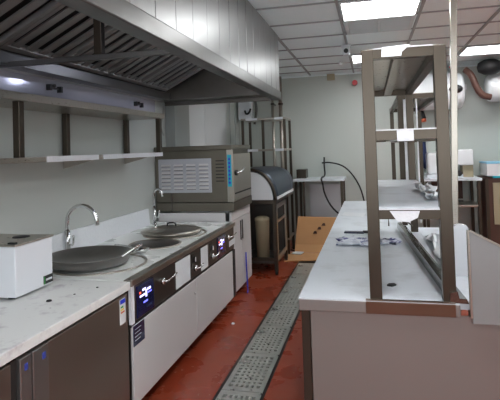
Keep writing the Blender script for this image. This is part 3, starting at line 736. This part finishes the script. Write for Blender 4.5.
t = thing('steel_trough', 'dark grey steel channel running diagonally along the right side of the island table', 'channel', (.3, 3.3, TZ))
A = Vector((.185, 4.36, TZ)); Bp = Vector((.308, 2.335, TZ))
def sec(p): return [p, p+Vector((.004, 0, .045)), p+Vector((.034, 0, .05)), p+Vector((.04, 0, .022)), p+Vector((.07, 0, .02)), p+Vector((.078, 0, .0))]
b = MB(); a = [b.bm.verts.new(v) for v in sec(A)]; c = [b.bm.verts.new(v) for v in sec(Bp)]
for k in range(6): b.bm.faces.new((a[k], a[(k+1) % 6], c[(k+1) % 6], c[k]))
b.bm.faces.new(a); b.bm.faces.new(c[::-1])
b.build('channel', mat('mirror_dark_steel', (122,124,120), .16, .95, noise=.1, nscale=6), t)
MB().tube([(.12, 4.40, TZ+.01), (.12, 4.40, TZ+.075), (.235, 4.38, TZ+.075), (.29, 4.1, TZ+.06)], .006).build('end_wire', M['steel_dark'], t)

# ------------------------------------------------------------------ sink table at right, behind island
t = thing('side_table', 'steel table with a raised grey end panel to the right of the island', 'table', (.6, 3.4, 0))
MB().poly([(.352, 4.4, .765), (.62, 4.4, .765), (.74, 2.365, .765), (.352, 2.365, .765)], (0, 0, .035)).build('tabletop', M['table'], t)
for (x, y) in ((.44, 2.55), (.66, 2.55), (.42, 4.3), (.56, 4.3)): MB().box(x-.02, x+.02, y-.02, y+.02, 0, .765).build('leg', M['steel_brown'], t)
EY = 2.300
MB().poly([(.3925, EY, .726), (1.05, EY, .726), (1.05, EY, .76), (.3925, EY, 1.118)], (0, .02, 0)).build('end_panel', M['grey_panel'], t, bevel=.002)
MB().poly([(.3845, EY-.002, .75), (.3925, EY-.002, .75), (.3925, EY-.002, 1.118), (.3845, EY-.002, 1.124)], (0, .024, 0)).build('panel_edge', M['steel'], t)
MB().poly([(.3925, EY-.003, 1.118), (1.05, EY-.003, .76), (1.05, EY-.003, .767), (.3925, EY-.003, 1.126)], (0, .026, 0)).build('panel_rim', M['steel'], t)
t = thing('white_board', 'upright white foam board with rounded top corners beside the grey end panel', 'board', (.44, 2.8, .8))
pts = [(.345, .8), (.478, .8), (.478, 1.045), (.47, 1.06), (.455, 1.068), (.425, 1.068), (.408, 1.06), (.397, 1.045), (.397, .94), (.345, .86)]
MB().poly([(x, 2.82, z) for x, z in pts], (0, .03, 0)).build('board', M['white'], t)
tag(crump(.36, .56, 2.9, 3.9, .8, .06, 12, 12).build('plastic_wrap', M['film'], origin=(.47, 3.3, .8), solid=.002), 'white plastic wrap spread over the side table behind the right post', 'plastic film')
# tall pole
PX0, PX1 = .537, .600
t = thing('ceiling_pole', 'thin square steel pole rising from the side table to the ceiling', 'pole', (.53, 3.85, .8))
MB().poly([(PX0, 3.83, .8), (PX0+.044, 3.83, .8), (PX1+.044, 3.83, ZC-.008), (PX1, 3.83, ZC-.008)], (0, .04, 0)).build('pole', M['steel'], t, bevel=.003)
MB().box(.49, .585, 3.80, 3.88, .8, .812).build('base_flange', M['steel'], t)

# ------------------------------------------------------------------ right rear
t = worktable('prep_table', 'two tier steel prep table by the back wall under the water heaters', .70, 1.46, 7.4, 8.0, 1.0, [.63])
MB().box(.86, 1.30, 7.99, 8.0, .66, .95).build('rear_sheet', M['pipe_brown'], t)
t = thing('small_appliance', 'white rounded countertop appliance on the prep table against the back wall', 'kitchen appliance', (1.06, 7.7, 1.0))
bx('body', M['enamel'], t, .78, 1.12, 7.55, 7.85, 1.05, 1.36, bev=.03)
bx('lid', M['enamel'], t, 1.12, 1.4, 7.6, 7.9, 1.17, 1.395, bev=.02)
bx('stand', M['white'], t, .76, 1.24, 7.52, 7.9, 1.0, 1.05, bev=.008)
bx('rear_block', M['beige'], t, 1.26, 1.40, 7.66, 7.88, 1.0, 1.17, bev=.004)
MB().cyl((1.185, 7.515, 1.062), .04, .02, axis='y').build('dial', M['black'], t)
t = thing('storage_case', 'white case with a cyan edge at the right edge on a brown cupboard', 'case', (1.85, 7.7, 1.0))
bx('body', M['enamel'], t, 1.53, 2.2, 7.42, 7.9, 1.022, 1.19, bev=.004)
bx('lid', M['cyan_soft'], t, 1.525, 2.205, 7.415, 7.905, 1.19, 1.212, bev=.003)
bx('base_strip', M['cyan'], t, 1.60, 2.2, 7.41, 7.9, .997, 1.022)
t = thing('brown_cupboard', 'brown cupboard with pale doors below the white and cyan case', 'cupboard', (1.85, 7.7, 0))
bx('body', M['pipe_brown'], t, 1.50, 2.25, 7.46, 7.98, .06, .997, bev=.004)
bx('plinth', M['dark'], t, 1.52, 2.23, 7.5, 7.96, 0, .06)
bx('door', M['beige'], t, 1.60, 1.9, 7.44, 7.46, .36, .93, bev=.003)
bx('door', M['beige'], t, 1.91, 2.2, 7.44, 7.46, .36, .93, bev=.003)
MB().box(1.50, 1.54, 7.42, 7.46, 0, .997).build('post', M['steel_brown'], t)
t = thing('dark_pan', 'dark round pan on the lower shelf of the prep table', 'pan', (1.02, 7.6, .63))
MB().lathe([(0, 0), (.08, 0), (.11, .05), (.105, .05), (.078, .006), (0, .006)], (1.02, 7.6, .63), seg=28).build('bowl', M['black'], t)
MB().box(1.12, 1.24, 7.59, 7.61, .66, .675).build('handle', M['black'], t)
t = thing('cardboard_sheet', 'tan cardboard lying on the floor at the far right', 'cardboard', (1.5, 6.8, 0))
MB().poly([(1.3, 6.3, .003), (2.2, 6.2, .003), (2.25, 7.3, .003), (1.4, 7.35, .003)], (0, 0, .01)).build('sheet', M['card'], t)
# navy apron on wall, pipe above
t = thing('navy_apron', 'folded navy cloth hanging on the back wall behind the over-shelf', 'cloth', (.75, 8.0, 1.1))
def apf(u, v): return Vector((.69+.11*u+.02*v*(u), 7.98+.018*math.sin(u*14+v*2), 1.62-.50*v+.02*math.sin(u*5)*v))
MB().grid(apf, 14, 10).build('cloth', M['cloth_navy'], t, solid=.008)
MB().cyl((.735, 8.02, 1.63), .012, .06, axis='y').build('hook', M['black'], t)
t = thing('insulated_pipe', 'black insulated pipe with an orange end against the back wall', 'pipe', (.7, 7.9, 1.8))
MB().tube([(.55, 7.95, 2.3), (.62, 7.93, 2.22), (.72, 7.9, 2.0), (.76, 7.88, 1.86)], .06, smooth_path=2).build('sleeve', M['rubber'], t)
MB().tube([(.76, 7.88, 1.87), (.765, 7.875, 1.82)], .055).build('orange_end', M['orange'], t)
# water heaters
def heater(x0, x1, zc, r, label):
    t = thing('water_heater', label, 'water heater', ((x0+x1)/2, 7.75, zc), 'horizontal white water heaters on the back wall')
    prof = [(0, 0), (r*.75, .008), (r*.93, .03), (r, .07)]
    n = 24; b = MB(); rings = []
    P = [(x0, .0), (x0+.008, r*.75), (x0+.03, r*.93), (x0+.07, r), (x1-.07, r), (x1-.03, r*.93), (x1-.008, r*.75), (x1, .0)]
    for x, q in P:
        if q == 0: rings.append([b.bm.verts.new((x, 7.75, zc))])
        else: rings.append([b.bm.verts.new((x, 7.75+q*.95*math.cos(2*math.pi*j/n), zc+q*math.sin(2*math.pi*j/n))) for j in range(n)])
    for a, c in zip(rings[:-1], rings[1:]):
        for j in range(n):
            q = []
            for rg, jj in ((a, j), (a, j+1), (c, j+1), (c, j)):
                v = rg[jj % len(rg)]
                if v not in q: q.append(v)
            f = b.bm.faces.new(q); f.smooth = True
    b.build('tank', M['enamel'], t)
    MB().box(x0+.15, x0+.2, 7.95, 8.05, zc-.05, zc+.1).box(x1-.2, x1-.15, 7.95, 8.05, zc-.05, zc+.1).build('bracket', M['steel_dark'], t)
    k = MB(); k.lathe([(0, .03), (.05, .028), (.062, .0), (0, 0)], (0, 0, 0), seg=24)
    bmesh.ops.transform(k.bm, matrix=Matrix.Translation((x1-.14, 7.75-r*.95-.0, zc)) @ Matrix.Rotation(R(90), 4, 'X') @ Matrix.Diagonal((1.5, 1, 1, 1)), verts=k.bm.verts)
    k.build('dial_panel', M['black'], t)
    return t
heater(.60, 1.33, 2.25, .27, 'white horizontal water heater with a black oval dial beside the ceiling pole')
t = heater(1.62, 2.4, 2.26, .2, 'white horizontal water heater cut off by the right edge of the photo')
tag(MB().lathe([(0, .11), (.08, .10), (.15, .06), (.165, 0), (.15, -.06), (.08, -.1), (0, -.11)], (1.64, 7.5, 2.53), seg=28).build('fan_housing', M['rubber'], origin=(1.64, 7.5, 2.53)), 'black rounded fan housing above the right water heater under the ceiling light', 'fan')
tag(MB().tube([(1.33, 7.55, 2.52), (1.4, 7.5, 2.44), (1.45, 7.5, 2.28), (1.52, 7.5, 2.14), (1.64, 7.52, 2.11)], .045, smooth_path=2).build('wrapped_pipe', M['pipe_brown'], origin=(1.45, 7.5, 2.3)), 'thick brown wrapped pipe curving down between the two water heaters', 'pipe')
tag(MB().box(1.36, 1.42, 7.98, 8.05, 2.28, 2.36, bev=.004).build('wall_socket', M['enamel'], origin=(1.39, 8.05, 2.32)), 'small white socket on the wall between the two water heaters', 'socket')
tag(MB().cyl((1.21, 7.98, 2.63), .03, .03).build('red_valve', M['red'], origin=(1.21, 7.98, 2.63)), 'tiny red valve near the ceiling behind the ceiling pole', 'valve')
tag(MB().box(.9, 2.4, 7.6, 8.04, 2.645, 2.65).build('duct_plate', M['ceil'], origin=(1.6, 7.8, 2.65)), 'flat pale plate at the ceiling above the water heaters', 'plate')

for o in list(bpy.data.objects):
    if '_o' in o: del o['_o']

# ------------------------------------------------------------------ world, camera
w = bpy.data.worlds.new('world'); bpy.context.scene.world = w; w.use_nodes = True
w.node_tree.nodes['Background'].inputs[0].default_value = (.9, .95, 1., 1); w.node_tree.nodes['Background'].inputs[1].default_value = 2.6
cam = bpy.data.cameras.new('camera'); co = bpy.data.objects.new('camera', cam); C.objects.link(co)
Rr = ((0.97152, 0.23481, -0.03189), (-0.03776, 0.02057, -0.99908), (-0.23393, 0.97182, 0.02885))
right, down, fwd = (Vector(r) for r in Rr)
m = Matrix.Identity(4)
for i in range(3): m[i][0] = right[i]; m[i][1] = -down[i]; m[i][2] = -fwd[i]; m[i][3] = (0, 0, 1.5)[i]
co.matrix_world = m
cam.sensor_width = 36; cam.lens = 499.645/500*36; cam.shift_x = -.0007; cam.shift_y = (134.39-200)/500
cam.clip_start = .05
bpy.context.scene.camera = co
vs = bpy.context.scene.view_settings
vs.view_transform = 'Standard'; vs.look = 'None'; vs.gamma = 1; vs.use_curve_mapping = False; vs.exposure = 1.0
